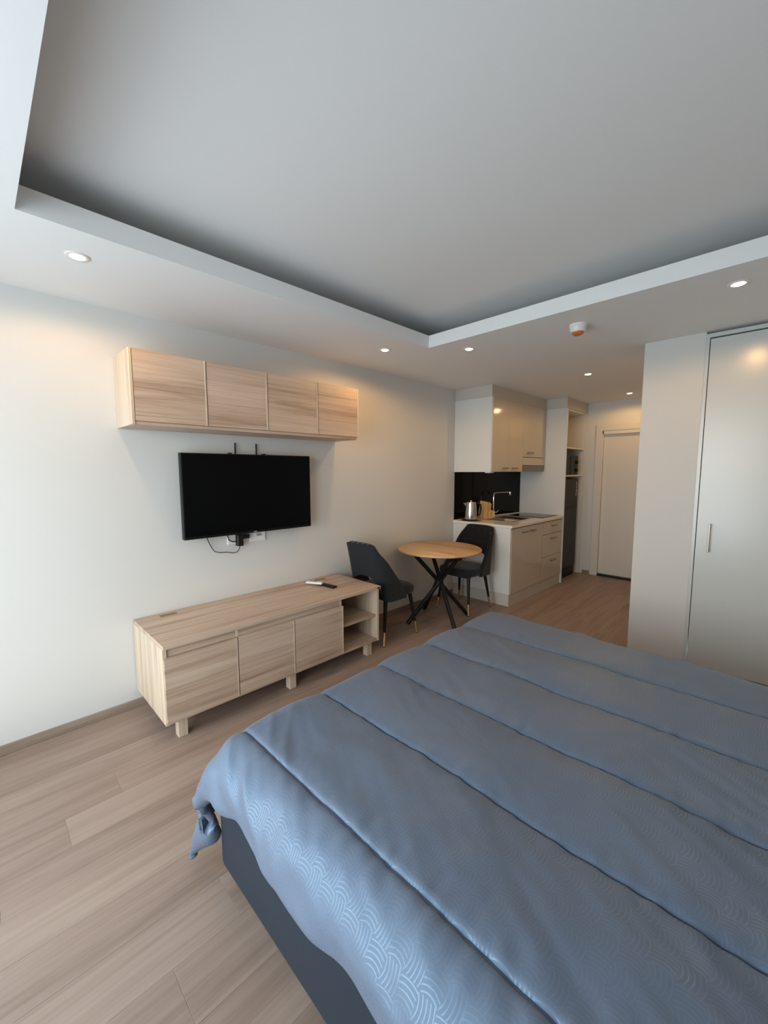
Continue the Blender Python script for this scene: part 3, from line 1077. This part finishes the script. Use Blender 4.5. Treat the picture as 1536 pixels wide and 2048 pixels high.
# microwave
mw = thing('microwave', 'black microwave oven on the shelf above the fridge', 'microwave', (.35, 5.8, 1.431))
obj('body', nb(.20, .690, 5.55, 6.035, 1.436, 1.70, bev=.006), M['black_plastic'], mw)
obj('door', nb(.690, .712, 5.552, 5.90, 1.438, 1.698, bev=.004), M['black_glass'], mw)
obj('control_panel', nb(.690, .709, 5.905, 6.033, 1.438, 1.698, bev=.003), M['black_plastic'], mw)
for zz in (1.50, 1.61):
    bm = lathe(bmesh.new(), [(.024, 0), (.024, .018), (.018, .024)], 0, 0, 20)
    bmesh.ops.transform(bm, matrix=Matrix.Translation((.709, 5.970, zz)) @ Matrix.Rotation(PI / 2, 4, 'Y'), verts=bm.verts)
    obj('knob', bm, M['black_plastic'], mw, smooth=.7)
for yy in (5.58, 5.98):
    obj('foot', lathe(bmesh.new(), [(.012, 1.431), (.012, 1.437)], .5, yy, 12), M['black_plastic'], mw)

# kettle
KC = Vector((.185, 4.150, 0))
kt = thing('kettle', 'brushed steel electric kettle on a black base beside the sink', 'kettle', (KC.x, KC.y, .902))
obj('power_base', lathe(bmesh.new(), [(.085, .9022), (.088, .908), (.080, .920), (.06, .922)], KC.x, KC.y, 32), M['black_plastic'], kt, smooth=.7)
obj('body', lathe(bmesh.new(), [(.074, .922), (.076, .93), (.070, 1.02), (.062, 1.105), (.060, 1.118)], KC.x, KC.y, 40), M['steel'], kt, smooth=.7)
obj('lid', lathe(bmesh.new(), [(.059, 1.1185), (.056, 1.126), (.02, 1.132), (.012, 1.134), (.012, 1.142), (0, 1.144)], KC.x, KC.y, 32), M['steel'], kt, smooth=.7)
dv = Vector((.71, .71, 0))          # handle points away to the right of the photo
hp = [KC + dv * .056 + Vector((0, 0, 1.11)), KC + dv * .085 + Vector((0, 0, 1.115)), KC + dv * .112 + Vector((0, 0, 1.09)), KC + dv * .118 + Vector((0, 0, 1.04)), KC + dv * .108 + Vector((0, 0, .985)), KC + dv * .078 + Vector((0, 0, .955))]
obj('handle', tube(bmesh.new(), hp, [.011, .012, .012, .012, .011, .010], 12), M['black_plastic'], kt, smooth=1)
sd_ = -dv
bm = bmesh.new()
pr = Vector((-sd_.y, sd_.x, 0))
q = [KC + sd_ * .055 + pr * .03, KC + sd_ * .092, KC + sd_ * .055 - pr * .03, KC + sd_ * .060]
va = [bm.verts.new((v.x, v.y, 1.115)) for v in q[:3]] + [bm.verts.new((q[3].x, q[3].y, 1.07))]
bm.faces.new(va[:3])
for i in range(3):
    bm.faces.new((va[i], va[(i + 1) % 3], va[3]))
bmesh.ops.recalc_face_normals(bm, faces=bm.faces)
obj('spout', bm, M['steel'], kt)
bm = nb(-.004, .004, -.010, .010, .96, 1.06, bev=.003)
bmesh.ops.transform(bm, matrix=Matrix.Translation(KC + Vector((.71, -.71, 0)).normalized() * .067 + Vector((.001, .03, 0))) @ Matrix.Rotation(-PI / 4, 4, 'Z'), verts=bm.verts)
obj('water_gauge', bm, M['black_plastic'], kt)
cp = []
for i in range(22):
    a = 2.2 + i * .20
    cp.append((KC.x - .02 + .115 * math.cos(a) * 1.0, KC.y + .055 + .135 * math.sin(a), .9065))
obj('cord', tube(bmesh.new(), cp, .004, 8), M['black_plastic'], kt, smooth=1)

# knife block
kb = thing('knife_block', 'slanted wooden knife block standing between kettle and faucet', 'knife block', (.15, 4.55, .902))


def slant(y0, y1, x0, x1, h, lean):
    bm = bmesh.new()
    lo = [(x0, y0), (x1, y0), (x1, y1), (x0, y1)]
    A = [bm.verts.new((a_, b_, .9024)) for a_, b_ in lo]
    B = [bm.verts.new((a_, b_ + lean, .902 + h - (.02 if a_ == x1 else 0))) for a_, b_ in lo]
    bm.faces.new(A[::-1])
    bm.faces.new(B)
    for i in range(4):
        bm.faces.new((A[i], A[(i + 1) % 4], B[(i + 1) % 4], B[i]))
    bmesh.ops.bevel(bm, geom=list(bm.edges), offset=.002, segments=1, affect='EDGES')
    bmesh.ops.recalc_face_normals(bm, faces=bm.faces)
    return bm


obj('tall_block', slant(4.44, 4.50, .10, .215, .215, .045), M['bamboo'], kb)
obj('rear_block', slant(4.502, 4.55, .10, .200, .195, .050), M['bamboo'], kb)
obj('low_block', slant(4.502, 4.58, .2005, .235, .105, .0), M['bamboo'], kb)

# ------------------------------------------------------------------ wardrobe
WX0, WYF = 2.384, PY - .012
wd = thing('wardrobe', 'tall white satin wardrobe with slim bar handles beyond the bed', 'wardrobe', (2.98, 3.9, 0))
obj('side_panel', nb(WX0, WX0 + .020, WYF, 4.19, 0, 2.412), M['ward'], wd)
obj('side_panel', nb(3.58, 3.60, WYF, 4.19, 0, 2.412), M['ward'], wd)
obj('top_panel', nb(WX0 + .02, 3.58, WYF, 4.19, 2.386, 2.412), M['ward'], wd)
obj('back_panel', nb(WX0 + .02, 3.58, 4.17, 4.19, 0.08, 2.386), M['ward'], wd)
obj('plinth', nb(WX0 + .02, 3.58, WYF + .03, WYF + .05, 0, .08), M['ward'], wd)
dx = [WX0 + .0225, 2.905, 3.245, 3.5785]
for i in range(3):
    d = obj('door', nb(dx[i] + .0015, dx[i + 1] - .0015, WYF + .004, WYF + .022, .084, 2.378, bev=.0015), M['ward'], wd)
    hx = (2.482, 3.17, 3.32)[i]
    bm = bmesh.new()
    box(bm, hx - .005, hx + .005, WYF - .030, WYF - .020, .925, 1.125, bev=.002)
    for zz in (.94, 1.11):
        tube(bm, [(hx, WYF - .022, zz), (hx, WYF + .006, zz)], .004, 8)
    obj('handle', bm, M['handle'], d)

# ------------------------------------------------------------------ ceiling lamps and smoke alarm
LBL = ['recessed warm spotlight nearest the window end of the left soffit',
       'recessed warm spotlight over the right end of the wall cabinet',
       'recessed warm spotlight in the cross soffit just past the tray corner',
       'recessed warm spotlight in the corridor ceiling beside the kitchen cabinets',
       'recessed warm spotlight in the corridor ceiling before the door',
       'recessed warm spotlight in the soffit in front of the wardrobe']
LP = [(.579, .394), (.549, 2.337), (1.025, 2.778), (1.381, 4.309), (1.388, 5.718), (2.603, 2.794)]
for (lx, ly), lb in zip(LP, LBL):
    t = thing('downlight', lb, 'ceiling light', (lx, ly, ZC), 'recessed ceiling spotlights')
    bm = lathe(bmesh.new(), [(.046, ZC - .0002), (.046, ZC - .003), (.043, ZC - .005), (.030, ZC - .004), (.028, ZC - .0004)], lx, ly, 32)
    obj('ring', bm, M['ring'], t, smooth=.8)
    obj('lens', lathe(bmesh.new(), [(.025, ZC - .0042), (.021, ZC - .0075), (0, ZC - .0085)], lx, ly, 24), M['bulb'], t, smooth=1)
    ld = bpy.data.lights.new('spot', 'SPOT')
    ld.energy = LAMP_W
    ld.color = (1, .56, .21)
    ld.spot_size = math.radians(174)
    ld.spot_blend = .3
    ld.shadow_soft_size = .025
    lo = bpy.data.objects.new('spot', ld)
    COL.objects.link(lo)
    lo.parent = t
    lo.location = (0, 0, -.03)

sm = thing('smoke_alarm', 'round white smoke alarm with an amber base on the soffit', 'smoke alarm', (1.815, 2.83, ZC))
obj('housing', lathe(bmesh.new(), [(.040, ZC - .048), (.046, ZC - .040), (.050, ZC - .018), (.053, ZC - .016), (.053, ZC - .0005)], 1.815, 2.83, 32), M['white_plastic'], sm, smooth=.6)
o = obj('amber_lens', lathe(bmesh.new(), [(0, ZC - .068), (.022, ZC - .066), (.034, ZC - .058), (.037, ZC - .0485)], 1.815, 2.83, 28), M['orange'], sm, smooth=1)
o['label'] = 'amber lower lens'
